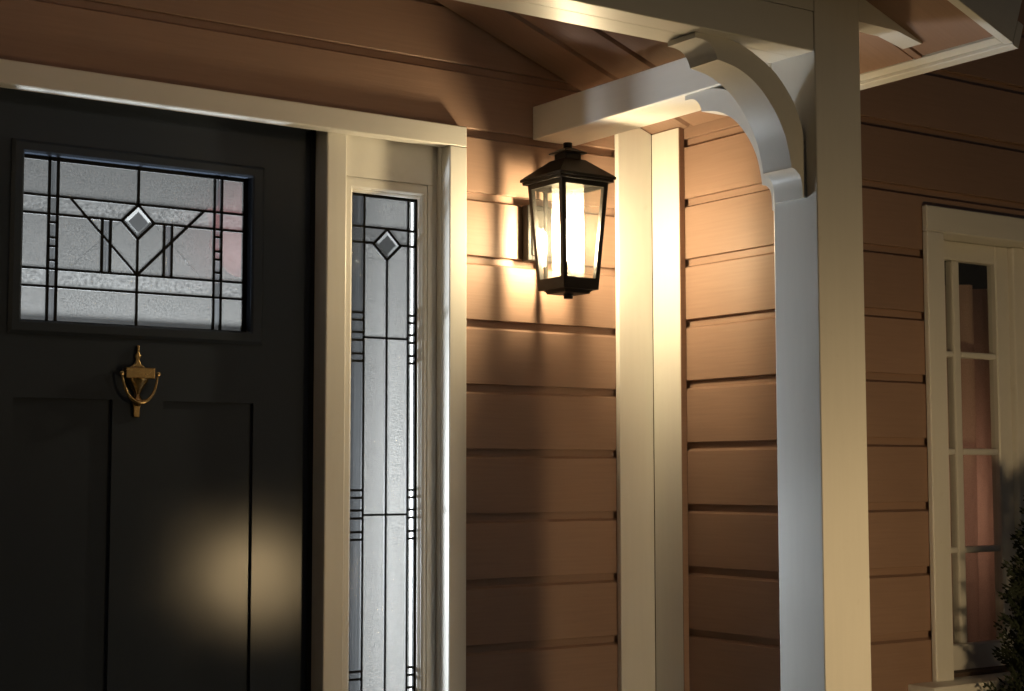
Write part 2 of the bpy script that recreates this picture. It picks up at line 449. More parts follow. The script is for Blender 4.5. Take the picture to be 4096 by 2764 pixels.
# ------------------------------------------------------------------ door surround
df = thing('door_frame', (1.65, 3.65, FL), 'white painted casing and jambs around the black door and its sidelight', 'door frame')
box('head_casing', .79, 2.354, 3.620, 3.6645, .8965, .9535, 'whiteH', df, bev=.0025)
box('side_casing', 2.2985, 2.354, 3.620, 3.6645, FL, .8963, 'whiteV', df, bev=.0025)
box('side_casing', .908, .97, 3.620, 3.6645, FL, .8963, 'whiteV', df, bev=.0025)
box('side_jamb', 2.2985, 2.36, 3.665, 3.82, FL, .93, 'whiteV', df, bev=0)
box('side_jamb', .90, .972, 3.665, 3.82, FL, .93, 'whiteV', df, bev=0)
box('mullion_post', 1.9465, 2.0065, 3.6655, 3.82, FL, .93, 'whiteV', df, bev=.004, seg=2)
box('head_jamb', .973, 1.946, 3.70, 3.82, .928, .99, 'white', df, bev=0)
box('weatherstrip', 1.934, 1.9462, 3.729, 3.742, FL, .927, 'strip', df, bev=0)
box('threshold', .973, 1.946, 3.60, 3.82, FL, FL + .022, 'iron', df)

# ------------------------------------------------------------------ leaded glass layout helper
def split(polys, a, b, test=None):
    """cut convex polygons by the line a-b where test(centroid) is true"""
    out = []
    ax, az = a; dx, dz = b[0] - a[0], b[1] - a[1]
    for p in polys:
        c = (sum(q[0] for q in p) / len(p), sum(q[1] for q in p) / len(p))
        if test and not test(c): out.append(p); continue
        s = [dx * (q[1] - az) - dz * (q[0] - ax) for q in p]
        if max(s) < 1e-7 or min(s) > -1e-7: out.append(p); continue
        L, Rr = [], []
        for i in range(len(p)):
            j = (i + 1) % len(p)
            if s[i] >= -1e-9: L.append(p[i])
            if s[i] <= 1e-9: Rr.append(p[i])
            if s[i] * s[j] < -1e-14:
                t = s[i] / (s[i] - s[j]); q = (p[i][0] + t * (p[j][0] - p[i][0]), p[i][1] + t * (p[j][1] - p[i][1]))
                L.append(q); Rr.append(q)
        out += [L, Rr]
    return out
def strip(a, b, wd):
    d = Vector((b[0] - a[0], b[1] - a[1])); d.normalize(); nn = Vector((-d.y, d.x)) * wd / 2
    e = d * wd * .3
    return [(a[0] - e.x + nn.x, a[1] - e.y + nn.y), (b[0] + e.x + nn.x, b[1] + e.y + nn.y), (b[0] + e.x - nn.x, b[1] + e.y - nn.y), (a[0] - e.x - nn.x, a[1] - e.y - nn.y)]
def leading(name, segs, y, parent, mat='lead'):
    parts = []
    for i, (a, b, wd) in enumerate(segs):
        e = (i % 5) * .00025
        parts.append(prism_vf(strip(a, b, wd), 'Y', y - .0035 - e, y + .0035 + e))
    V, F = join(parts)
    return mk(name, V, F, mat, parent)

# ------------------------------------------------------------------ front door
YD = 3.735
dr = thing('front_door', (1.46, YD, FL + .02), 'black two-panel front door with leaded glass and a brass knocker', 'door')
Z0 = FL + .024; ZT = .9255
box('stile', .975, 1.161, YD, YD + .045, Z0, ZT, 'black', dr, bev=0)
box('stile', 1.777, 1.934, YD, YD + .045, Z0, ZT, 'black', dr, bev=0)
box('rail', 1.161, 1.777, YD, YD + .045, .79, ZT, 'black', dr, bev=0)
box('rail', 1.161, 1.777, YD, YD + .045, .183, .338, 'black', dr, bev=0)
box('rail', 1.161, 1.777, YD, YD + .045, Z0, -.93, 'black', dr, bev=0)
box('mullion', 1.403, 1.532, YD, YD + .045, -.93, .183, 'black', dr, bev=0)
box('panel', 1.1612, 1.4028, YD + .010, YD + .038, -.9298, .1828, 'black', dr, bev=0)
box('panel', 1.5322, 1.7768, YD + .010, YD + .038, -.9298, .1828, 'black', dr, bev=0)
# raised frame around the glass
ox0, ox1, oz0, oz1 = 1.143, 1.799, .333, .796
ix0, ix1, iz0, iz1 = 1.172, 1.763, .3655, .7655
def frame_vf(o, i, y0, y1, y2):
    """mitred frame: outer edge at y1, raised inner edge at y0, back at y2"""
    (a0, a1, c0, c1), (b0, b1, d0, d1) = o, i
    m0, m1, e0, e1 = a0 + (b0 - a0) * .25, a1 + (b1 - a1) * .25, c0 + (d0 - c0) * .25, c1 + (d1 - c1) * .25
    def ring(x0, x1, z0, z1, y): return [(x0, y, z0), (x1, y, z0), (x1, y, z1), (x0, y, z1)]
    rings = [ring(a0, a1, c0, c1, y2), ring(a0, a1, c0, c1, y1), ring(m0, m1, e0, e1, y0), ring(b0 - .005, b1 + .005, d0 - .005, d1 + .005, y0),
             ring(b0, b1, d0, d1, y0 + .005), ring(b0, b1, d0, d1, y2)]
    V = sum(rings, []); F = []
    for j in range(6):
        k = (j + 1) % 6
        for i_ in range(4): F.append((j * 4 + i_, j * 4 + (i_ + 1) % 4, k * 4 + (i_ + 1) % 4, k * 4 + i_))
    return V, F
V, F = frame_vf((ox0, ox1, oz0, oz1), (ix0, ix1, iz0, iz1), YD - .012, YD - .004, YD + .046)
wf = mk('window_frame', V, F, 'black', dr)
YG = 3.757
# glass cells
xs = [1.243, 1.264, 1.671, 1.691]; zs = [.671, .627, .494, .451]
gx0, gx1, gz0, gz1 = 1.174, 1.7625, .366, .7650
polys = [[(gx0, gz0), (gx1, gz0), (gx1, gz1), (gx0, gz1)]]
for x in xs: polys = split(polys, (x, 0), (x, 1))
for z in zs: polys = split(polys, (0, z), (1, z))
mid = lambda c: 1.264 < c[0] < 1.671
dia = [(1.467, .669), (1.425, .6265), (1.467, .584), (1.509, .6265)]
indm = lambda c: abs(c[0] - 1.467) / .042 + abs(c[1] - .6265) / .0425
# diamond cut first (only cells in the middle)
polys = split(polys, (1.467, 0), (1.467, 1), mid)
for i in range(4):
    a, b = dia[i], dia[(i + 1) % 4]
    cx, cz = (a[0] + b[0]) / 2, (a[1] + b[1]) / 2
    polys = split(polys, a, b, lambda c: mid(c) and .494 < c[1] < .671 and (c[0] - 1.467) * (cx - 1.467) > 0)
polys = split(polys, (1.294, .671), (1.467, .494), lambda c: 1.264 < c[0] < 1.467 and .494 < c[1] < .671 and indm(c) > 1)
polys = split(polys, (1.643, .671), (1.467, .494), lambda c: 1.467 < c[0] < 1.671 and .494 < c[1] < .671 and indm(c) > 1)
for x in (1.376, 1.397): polys = split(polys, (x, 0), (x, 1), lambda c: 1.264 < c[0] < 1.467 and .494 < c[1] < .627 and indm(c) > 1)
for x in (1.536, 1.557): polys = split(polys, (x, 0), (x, 1), lambda c: 1.467 < c[0] < 1.671 and .494 < c[1] < .627 and indm(c) > 1)
bars = (.607, .570, .549, .515)
for z in bars:
    polys = split(polys, (0, z), (1, z), lambda c: (1.243 < c[0] < 1.264 or 1.671 < c[0] < 1.691) and .494 < c[1] < .627)
for p in polys:
    c = (sum(q[0] for q in p) / len(p), sum(q[1] for q in p) / len(p))
    narrow = 1.243 < c[0] < 1.264 or 1.671 < c[0] < 1.691
    inner = (1.376 < c[0] < 1.397 or 1.536 < c[0] < 1.557) and .494 < c[1] < .627
    if indm(c) < 1: continue
    if narrow and (.627 < c[1] < .671 or .451 < c[1] < .494): m = 'pane_clear'
    elif narrow or inner: m = 'pane_reed'
    elif .627 < c[1] < .671 or .451 < c[1] < .494: m = 'pane_hammer'
    else: m = 'pane_fine'
    prism('pane', p, 'Y', YG - .002, YG + .002, m, wf)
def bevel_diamond(name, c, hw, hh, y, parent):
    o = [(c[0], c[1] - hh), (c[0] + hw, c[1]), (c[0], c[1] + hh), (c[0] - hw, c[1])]
    k = .62; i = [(c[0] + (q[0] - c[0]) * k, c[1] + (q[1] - c[1]) * k) for q in o]
    V = [(q[0], y - .001, q[1]) for q in o] + [(q[0], y - .0045, q[1]) for q in i] + [(q[0], y + .002, q[1]) for q in o]
    F = [(4, 5, 6, 7), (8, 9, 10, 11)]
    for a in range(4):
        b = (a + 1) % 4; F += [(a, b, 4 + b, 4 + a), (a, b, 8 + b, 8 + a)]
    ob = mk(name, V, F, 'pane_clear', parent)
    ob.data.materials.append(M['pane_facet'])
    for pl in ob.data.polygons:
        if .05 < abs(pl.normal.y) < .995: pl.material_index = 1
    return ob
bevel_diamond('bevelled_pane', (1.467, .6265), .042, .0425, YG, wf)
W = .0058
seg = [((x, gz0), (x, gz1), W) for x in xs] + [((gx0, z), (gx1, z), W) for z in (zs[0], zs[2], zs[3])]
seg += [((gx0, zs[1]), (1.425, zs[1]), W), ((1.509, zs[1]), (gx1, zs[1]), W)]
seg += [((1.467, .669), (1.467, gz1), W), ((1.467, gz0), (1.467, .584), W)]
seg += [(dia[i], dia[(i + 1) % 4], W * 1.1) for i in range(4)]
seg += [((1.294, .671), (1.467, .494), W), ((1.643, .671), (1.467, .494), W)]
seg += [((x, .494), (x, .627), W) for x in (1.376, 1.397, 1.536, 1.557)]
seg += [((a, z), (b, z), W) for z in bars for a, b in ((1.243, 1.264), (1.671, 1.691))]
seg += [((1.7562, gz0), (1.7562, gz1), .0125), ((gx0, gz1 - .004), (gx1, gz1 - .004), .009), ((gx0, gz0 + .001), (gx1, gz0 + .001), .005)]
leading('lead_came', seg, YG, wf)
# knocker: brass backplate with a finial, block, urn striker and a drop ring
kx, ky = 1.4625, YD
kn = prism('knocker', [(kx - .009, .141), (kx + .006, .141), (kx + .007, .165), (kx + .014, .180), (kx + .006, .196), (kx + .012, .212), (kx + .030, .236), (kx + .037, .237), (kx + .0375, .260),
                       (kx + .020, .2635), (kx + .008, .272), (kx + .004, .282), (kx + .0075, .291), (kx + .003, .300), (kx + .004, .318),
                       (kx - .003, .318), (kx - .0035, .300), (kx - .0075, .291), (kx - .004, .282), (kx - .008, .272), (kx - .020, .2635), (kx - .037, .260), (kx - .037, .236),
                       (kx - .030, .236), (kx - .016, .212), (kx - .007, .196), (kx - .015, .180), (kx - .010, .165)], 'Y', ky - .009, ky - .0005, 'brass', dr, bev=.0022, seg=2)
box('hinge_block', kx - .0370, kx + .0375, ky - .0270, ky - .0095, .2355, .2620, 'brass', kn, bev=.002, seg=2)
lathe('urn_striker', [(.004, .168), (.010, .174), (.0155, .179), (.0150, .182), (.0075, .191), (.0052, .197), (.010, .208), (.019, .220), (.0255, .231), (.0265, .2350)], (kx - .001, ky - .012, 0), 'brass', kn, seg=20)
ring = []
for i in range(25):
    t = math.pi * i / 24
    ring.append((kx - .0445 * math.cos(t), ky - .022 - .006 * math.sin(t), .247 - .071 * math.sin(t)))
tube('ring_handle', ring, [.0030 + .0024 * math.sin(math.pi * i / 24) ** 4 for i in range(25)], 'brass', kn, seg=10)
for s in (-1, 1):
    lathe('pivot_pin', [(.003, -.001), (.0055, 0), (.0055, .003), (.002, .006)], (kx + s * .0465, ky - .0255, .247), 'brass', kn, seg=10, ax='Y')

# ------------------------------------------------------------------ sidelight
sl = thing('sidelight_window', (2.15, 3.70, FL), 'narrow white sidelight with leaded glass beside the black door', 'window')
YS = 3.684
sx0, sx1 = 2.007, 2.298
box('head_panel', sx0, sx1, YS, YS + .09, .792, .93, 'white', sl, bev=.0008)
box('side_fill', 2.2685, sx1, YS + .0006, YS + .09, FL, .7915, 'whiteV', sl, bev=.0008)
a0, a1 = 2.0075, 2.2675
gX0, gX1, gZ0, gZ1 = 2.040, 2.2475, -1.02, .7535
V, F = frame_vf((a0, a1, FL + .02, .7905), (gX0 - .006, gX1 + .006, gZ0, gZ1 + .008), YS + .001, YS + .0035, YS + .055)
fr = mk('sash_frame', V, F, 'whiteV', sl)
V, F = frame_vf((gX0 - .008, gX1 + .008, gZ0 - .002, gZ1 + .010), (gX0, gX1, gZ0 + .008, gZ1), YS + .010, YS + .012, YS + .045)
mk('glazing_bead', V, F, 'white', sl)
YG2 = 3.7115
sx = [2.062, 2.084, 2.2205, 2.2435]; szc = [.664, .6215]
polys = [[(gX0, gZ0), (gX1, gZ0), (gX1, gZ1), (gX0, gZ1)]]
for x in (2.0835, 2.2205): polys = split(polys, (x, 0), (x, 1))
for z in szc: polys = split(polys, (0, z), (1, z))
sd = [(2.154, .662), (2.112, .6195), (2.154, .579), (2.196, .6195)]
sin_ = lambda c: abs(c[0] - 2.154) / .042 + abs(c[1] - .6205) / .0415
cen = lambda c: 2.0835 < c[0] < 2.2205
polys = split(polys, (2.154, 0), (2.154, 1), lambda c: cen(c) and c[1] < .664)
# diamond corners: cut the four cells around it, plus the two long cells below along z=.579
polys = split(polys, (0, .579), (1, .579), lambda c: cen(c) and c[1] < .6215)
for i in range(4):
    a, b = sd[i], sd[(i + 1) % 4]; cx = (a[0] + b[0]) / 2
    polys = split(polys, a, b, lambda c: cen(c) and .579 < c[1] < .664 and (c[0] - 2.154) * (cx - 2.154) > 0)
XBAR = [.3665, -.106, -.5785]
for z in XBAR: polys = split(polys, (0, z), (1, z), lambda c: cen(c) and c[1] < .579)
lad = []
for zc in XBAR:
    lad += [zc + d for d in (.0655, .0455, .0125, -.0085, -.0445, -.0645)]
side = lambda c: not cen(c)
for z in lad: polys = split(polys, (0, z), (1, z), lambda c: side(c) and c[1] < .6215)
for p in polys:
    c = (sum(q[0] for q in p) / len(p), sum(q[1] for q in p) / len(p))
    if cen(c) and sin_(c) < 1: continue
    if not cen(c): m = 'pane_clear' if .6215 < c[1] < .664 else 'pane_reed'
    elif .6215 < c[1] < .664: m = 'pane_hammer'
    else: m = 'pane_fine'
    prism('pane', p, 'Y', YG2 - .002, YG2 + .002, 'pane_side' if m == 'pane_fine' else m, sl)
bevel_diamond('bevelled_pane', (2.154, .6205), .042, .0415, YG2, sl)
seg = [((x, gZ0), (x, gZ1), W) for x in (2.0835, 2.2205)] + [((gX0, szc[0]), (gX1, szc[0]), W), ((gX0, szc[1]), (2.112, szc[1]), W), ((2.196, szc[1]), (gX1, szc[1]), W)]
seg += [((2.154, gZ0), (2.154, .579), W)] + [(sd[i], sd[(i + 1) % 4], W * 1.1) for i in range(4)]
seg += [((2.0835, z), (2.2205, z), W * .9) for z in XBAR]
seg += [((a, z), (b, z), W) for z in lad for a, b in ((gX0, 2.0835), (2.2205, gX1))]
seg += [((gX1 - .002, gZ0), (gX1 - .002, gZ1), .009), ((gX0, gZ1 - .003), (gX1, gZ1 - .003), .010)]
leading('lead_came', seg, YG2, sl)

# ------------------------------------------------------------------ porch post, beams, brackets
ZB = .9615                                   # underside of the front beam
PX0, PX1, PY0, PY1 = 2.595, 2.742, 2.538, 2.680
post = prism('porch_post', [(PX0, FL), (PX1, FL), (PX1, ceil_z(PX1) - .004), (PX0, ceil_z(PX0) - .004)], 'Y', PY0, PY1, 'whiteV', bev=.003, seg=2)
tag(post, 'square white porch post carrying the curved brackets', 'post')
RX = 1.466                                   # ridge
lx1 = 2 * RX - PX0; lx0 = 2 * RX - PX1
p2 = prism('porch_post', [(lx0, FL), (lx1, FL), (lx1, ceil_z(PX0) - .004), (lx0, ceil_z(PX1) - .004)], 'Y', PY0, PY1, 'whiteV', bev=.003, seg=2)
tag(p2, 'plain square white porch post without brackets', 'post')

fb = thing('porch_beam', (1.5, 2.6, ZB), 'white double-board front beam running from the post across the porch', 'beam')
box('beam_board', lx1 + .001, PX0 - .0012, PY0 + .0015, 2.6035, ZB, 1.0535, 'whiteH', fb, bev=.002)
box('beam_board', lx1 + .001, PX0 - .0012, 2.6055, PY1, ZB + .0012, 1.075, 'whiteH', fb, bev=.002)
# gable board above the front beam
gb = thing('gable_board', (1.5, 2.57, 1.054), 'white gable board with pointed tail above the front beam', 'gable')
zt = 1.0545
tailx = CX + (zt + .012 - CZ) / M_S
prism('gable_face', [(PX0 - .0008, zt), (RX, zt), (RX, ceil_z(RX) - .006), (PX0 - .0008, ceil_z(PX0) - .006)], 'Y', PY0 + .0012, 2.602, 'whiteH', gb, bev=0)
prism('gable_face', [(lx1 + .0008, zt), (RX - .0008, zt), (RX - .0008, ceil_z(RX) - .006), (lx1 + .0008, ceil_z(PX0) - .006)], 'Y', PY0 + .0012, 2.602, 'whiteH', gb, bev=0)
prism('tail', [(PX1 + .0006, zt), (2.87, zt - .0015), (2.958, ceil_z(2.958) - .0045), (2.958, ceil_z(2.958) - .0005), (PX1 + .0006, ceil_z(PX1) - .0005)], 'Y', PY0 + .0012, 2.598, 'whiteH', gb, bev=0)

sb = box('porch_beam', PX0, 2.747, 2.684, 3.6485, .9505, 1.0465, paint('white_side_beam_paint', (0.73, 0.71, 0.66), .4, .03, .03, (70, 5, 70), dirt=.1), bev=.003, seg=2)
tag(sb, 'white side beam from the house wall above the lantern to the post', 'beam')
sb2 = box('porch_beam', 2 * RX - 2.747, 2 * RX - PX0, 2.684, 3.6485, .9505, 1.0465, 'white', bev=.003)
tag(sb2, 'white side beam over the plain far post without a bracket', 'beam')

def arc3(pts, n=6):
    """Catmull-Rom through pts"""
    out = []
    for i in range(len(pts) - 1):
        p0 = pts[max(i - 1, 0)]; p1 = pts[i]; p2_ = pts[i + 1]; p3 = pts[min(i + 2, len(pts) - 1)]
        for k in range(n):
            t = k / n
            out.append(tuple(.5 * ((2 * p1[d]) + (-p0[d] + p2_[d]) * t + (2 * p0[d] - 5 * p1[d] + 4 * p2_[d] - p3[d]) * t * t + (-p0[d] + 3 * p1[d] - 3 * p2_[d] + p3[d]) * t ** 3) for d in (0, 1)))
    out.append(pts[-1]); return out
outer = arc3([(.236, 0), (.200, .006), (.162, .019), (.105, .047), (.068, .078), (.034, .119), (.011, .170), (.002, .212), (0, .236)], 3)
scroll_a = arc3([(.330, .012), (.310, .0125), (.290, .018), (.276, .030), (.268, .044), (.266, .052)], 3)
arc_in = arc3([(.263, .0515), (.201, .064), (.143, .095), (.096, .143), (.066, .192), (.052, .235), (.046, .264)], 5)
scroll_b = arc3([(.047, .268), (.036, .270), (.024, .278), (.016, .290), (.0125, .308), (.012, .333)], 3)
bprof = [(.330, 0)] + scroll_a + arc_in + scroll_b + [(0, .333)] + outer[::-1]
def bracket(kind, label):
    pts = bprof
    if kind == 'X':
        pp = [(PX0 - .0006 - u, ZB - .0006 - v) for u, v in pts]
        V, F = prism_vf(pp, 'Y', 2.572, 2.664)
    else:
        pp = [(PY1 + .0006 + u * .96, .9499 - v) for u, v in pts]
        V, F = prism_vf(pp, 'X', 2.603, 2.695)
    o = mk('porch_bracket', V, F, 'white', smooth=True)
    tag(o, label, 'bracket')
    return o
bracket('X', 'curved white scroll bracket under the front beam, left face of the post')
bracket('Y', 'curved white scroll bracket under the side beam, behind the post')

# ------------------------------------------------------------------ porch roof
pr = thing('porch_roof', (RX, 3.0, 1.0), 'gabled porch roof with tan board ceiling and white eave trim', 'roof')
sl_n = Vector((-M_S, 0, 1)).normalized()      # normal of the right slope, upward
def slope_board(name, x0, x1, y0, y1, mat, d0=0.0, d1=.018, groove=True, mirror=False, parent=pr, bev=0):
    """board lying on the slope; section across Y, running along the slope"""
    pz = ceil_z
    if groove:
        g = .016
        sec = [(y0, d0 + .010), (y0 + g, d0 + .010), (y0 + g + .006, d0), (y1 - .001, d0), (y1, d0 + .001), (y1, d1), (y0, d1)]
    else:
        sec = [(y0, d0), (y1, d0), (y1, d1), (y0, d1)]
    V = []
    for x in (x0, x1):
        for y, d in sec:
            q = Vector((x, y, pz(x))) + sl_n * d
            if mirror: q.x = 2 * RX - q.x
            V.append(q)
    n = len(sec)
    F = [tuple(range(n)), tuple(range(2 * n - 1, n - 1, -1))] + [(i, (i + 1) % n, n + (i + 1) % n, n + i) for i in range(n)]
    return mk(name, V, F, mat, parent, bev=bev)
gy = 3.635
ys = [3.635]
y = 3.468 - .008
while y > 2.80:
    ys.append(y); y -= .1655
for i in range(len(ys) - 1):
    xr = 3.034 if ys[i] > 3.02 else 3.010
    slope_board('ceiling_board', RX + .004, xr, ys[i + 1], ys[i], 'sidingX')
    slope_board('ceiling_board', RX + .004, xr, ys[i + 1], ys[i], 'sidingX', mirror=True)
# soffit in front of and beside the beams
for mir in (False, True):
    slope_board('soffit_panel', RX + .004, 3.010, 2.612, ys[-1] - .001, 'sidingX', groove=False, mirror=mir)
    slope_board('soffit_batten', RX + .004, 3.010, 2.584, 2.6045, 'sidingX', d0=-.002, groove=False, mirror=mir)
    slope_board('soffit_panel', RX + .004, 3.006, 2.365, 2.5765, 'sidingX', groove=False, mirror=mir)
    slope_board('eave_trim', 3.0105, 3.034, 2.365, 3.012, 'white', d0=-.003, groove=False, mirror=mir)
    slope_board('fascia_board', 3.0345, 3.056, 2.331, 3.012, 'white', d0=-.014, d1=.05, groove=False, mirror=mir, bev=.0015)
    slope_board('rake_board', RX + .002, 3.0342, 2.331, 2.356, 'white', d0=-.010, d1=.17, groove=False, mirror=mir, bev=.0015)
    slope_board('roof_deck', RX - .010, 3.060, 2.357, 3.012, 'roof', d0=.0505, d1=.066, groove=False, mirror=mir)
    slope_board('roof_deck', RX - .010, 3.034, 3.0125, 3.645, 'roof', d0=.0505, d1=.066, groove=False, mirror=mir)
    slope_board('backing', RX + .004, 3.034, 2.36, 3.0120, 'sheath', d0=.0195, d1=.03, groove=False, mirror=mir)
    slope_board('backing', RX + .004, 3.034, 3.0125, 3.645, 'sheath', d0=.0195, d1=.03, groove=False, mirror=mir)

# ------------------------------------------------------------------ wall lantern
LC = (2.6135, 3.506)
ln = thing('wall_lantern', (LC[0], 3.63, .485), 'lit black four-sided wall lantern on a square backplate under the beam', 'lantern')
bp_ = box('backplate', 2.556, 2.670, 3.617, 3.6485, .599, .757, 'iron', ln, bev=.003, seg=2)
box('plate_panel', 2.568, 2.658, 3.6125, 3.6166, .613, .743, 'iron', bp_, bev=.002)
def fr_vf(h0, z0, h1, z1): return frustum(h0, z0, h1, z1, LC), BF
V, F = join([fr_vf(.0905, .8035, .0905, .8115), fr_vf(.0955, .8118, .0955, .8190), fr_vf(.0950, .8192, .0355, .8690)])
mk('roof_cap', V, F, 'iron', ln)
V, F = join([fr_vf(.0260, .8685, .0260, .8875)])
mk('chimney', V, F, 'iron', ln)
V, F = join([fr_vf(.0375, .8868, .0385, .8900), fr_vf(.0385, .8902, .0125, .9040)])
mk('small_cap', V, F, 'iron', ln)
lathe('finial', [(.0125, .903), (.0125, .918), (.0118, .9192)], (LC[0], LC[1], 0), 'iron', ln, seg=18)
# tapering glazed body
zb0, zb1, zt0, zt1 = .507, .5375, .7900, .8035
def hw(z): return .0595 + (.0800 - .0595) * (z - .507) / (.8035 - .507)
def rail(z0, z1, t=.006):
    o0, o1 = hw(z0), hw(z1); parts = []
    for sx_, sy_ in ((1, 0), (-1, 0), (0, 1), (0, -1)):
        V = []
        for z, h in ((z0, o0), (z1, o1)):
            for d in (h, h - t):
                for e in (-1, 1):
                    w_ = d
                    V.append((LC[0] + (sx_ * d if sx_ else e * w_), LC[1] + (sy_ * d if sy_ else e * w_), z))
        parts.append((V, [(0, 1, 3, 2), (4, 5, 7, 6), (0, 1, 5, 4), (2, 3, 7, 6), (0, 2, 6, 4), (1, 3, 7, 5)]))
    return join(parts)
mk('bottom_rail', *rail(zb0, zb1), 'iron', ln)
mk('top_rail', *rail(zt0, zt1), 'iron', ln)
for sx_ in (-1, 1):
    for sy_ in (-1, 1):
        V = []
        for z in (zb1 - .004, zt0 + .004):
            h = hw(z); t = .0135
            a, b = LC[0] + sx_ * h, LC[1] + sy_ * h
            ai, bi = LC[0] + sx_ * (h - t), LC[1] + sy_ * (h - t)
            V += [(a, b, z), (ai, b, z), (ai, bi, z), (a, bi, z)]
        mk('corner_bar', V, BF, 'iron', ln)
for sx_, sy_ in ((1, 0), (-1, 0), (0, 1), (0, -1)):
    V = []
    for z in (zb1 - .003, zt0 + .003):
        h = hw(z) - .0035; e_ = hw(z) - .009
        for d in (h, h - .002):
            for e in (-1, 1):
                V.append((LC[0] + (sx_ * d if sx_ else e * e_), LC[1] + (sy_ * d if sy_ else e * e_), z))
    mk('glass_pane', V, [(0, 1, 3, 2), (4, 5, 7, 6), (0, 1, 5, 4), (2, 3, 7, 6), (0, 2, 6, 4), (1, 3, 7, 5)], 'thin', ln)
# cove base
cov = []
for i in range(6):
    t = i / 5 * math.pi / 2
    cov.append((.0425 + .0125 * (1 - math.cos(t)), .497 + .0100 * math.sin(t)))
parts = [fr_vf(cov[i][0], cov[i][1], cov[i + 1][0], cov[i + 1][1]) for i in range(5)]
V, F = [], []
for h, z in cov + [(.0590, .5072)]:
    V += [(LC[0] - h, LC[1] - h, z), (LC[0] + h, LC[1] - h, z), (LC[0] + h, LC[1] + h, z), (LC[0] - h, LC[1] + h, z)]
for j in range(len(cov)):
    for i in range(4): F.append((j * 4 + i, j * 4 + (i + 1) % 4, (j + 1) * 4 + (i + 1) % 4, (j + 1) * 4 + i))
F += [(0, 1, 2, 3), tuple(len(cov) * 4 + i for i in range(4))]
mk('base', V, F, 'iron', ln)
lathe('bottom_knob', [(.0120, .484), (.0130, .4855), (.0130, .4975)], (LC[0], LC[1], 0), 'iron', ln, seg=18)
tube('arm', [(LC[0], 3.612, .535), (LC[0], 3.612, .800)], .0065, 'iron', ln)
box('arm_bracket', LC[0] - .009, LC[0] + .009, 3.57, 3.617, .793, .8032, 'iron', ln)
box('arm_bracket', LC[0] - .009, LC[0] + .009, 3.56, 3.617, .520, .532, 'iron', ln)
# opal tube, socket, bulb
V, F = [], []
sg = 28
for r_, z in ((.0440, .5105), (.0440, .8000)):
    for i in range(sg):
        a = 2 * math.pi * i / sg; V.append((LC[0] + r_ * math.cos(a), LC[1] + r_ * math.sin(a), z))
for i in range(sg): F.append((i, (i + 1) % sg, sg + (i + 1) % sg, sg + i))
mk('opal_tube', V, F, 'opal', ln, smooth=True)
lathe('socket', [(.016, .508), (.018, .52), (.018, .575), (.014, .59)], (LC[0], LC[1], 0), 'iron', ln, seg=16)
lathe('bulb', [(.010, .590), (.012, .625), (.0190, .648), (.0220, .668), (.0190, .688), (.011, .702), (.002, .707)], (LC[0], LC[1], 0), 'bulb', ln, seg=16)

# ------------------------------------------------------------------ window in wall C
cw = thing('casement_window', (3.80, 3.02, -.58), 'white many-paned window with pink curtain behind, beside the conifer', 'window')
YW = 2.995
box('head_casing', 3.494, 4.106, YW, YC - .0015, .686, .7595, 'whiteH', cw, bev=.003)
box('side_casing', 3.494, 3.5675, YW + .0005, YC - .0015, -.571, .6855, 'whiteV', cw, bev=.003)
box('side_casing', 4.032, 4.106, YW + .0005, YC - .0015, -.571, .6855, 'whiteV', cw, bev=.003)
box('sill', 3.40, 4.20, 2.925, 3.13, -.598, -.5715, 'whiteH', cw, bev=.004, seg=2)
box('head_jamb', 3.5315, 4.0735, YC - .001, 3.16, .686, .7195, 'white', cw, bev=0)
box('side_jamb', 3.532, 3.5675, YC - .001, 3.16, -.571, .6855, 'white', cw, bev=0)
box('side_jamb', 4.032, 4.058, YC - .001, 3.16, -.571, .6855, 'white', cw, bev=0)
YP = 3.085
px = [3.585, 3.7085, 3.742, 3.901, 4.0]
box('stile', 3.568, 3.590, YP, YP + .035, -.5710, .6855, 'white', cw, bev=.003)
box('stile', 3.901, 3.962, YP, YP + .035, -.5710, .6855, 'white', cw, bev=.004)
box('stop_bead', 3.9625, 4.0315, YP - .018, YP + .035, -.5710, .6855, 'white', cw, bev=.005, seg=2)
box('rail', 3.5902, 3.9008, YP + .0004, YP + .035, .628, .6855, 'white', cw, bev=.004)
box('rail', 3.5902, 3.9008, YP + .0004, YP + .035, -.5710, -.4885, 'white', cw, bev=.004)
rows = [(.628, .360), (.342, .0755), (.057, -.2095), (-.228, -.4885)]
box('muntin', 3.7095, 3.7415, YP + .004, YP + .033, -.4883, .6278, 'white', cw, bev=.006, seg=2)
for za, zb_ in ((.342, .360), (.057, .0755), (-.228, -.2095)):
    box('muntin', 3.5905, 3.7093, YP + .005, YP + .032, za, zb_, 'white', cw, bev=.005, seg=2)
    box('muntin', 3.7417, 3.9007, YP + .005, YP + .032, za, zb_, 'white', cw, bev=.005, seg=2)
for za, zb_ in rows:
    for a, b in ((3.5905, 3.7094), (3.7416, 3.9006)):
        box('pane', a, b, YP + .017, YP + .020, zb_, za, 'win', cw, bev=0)
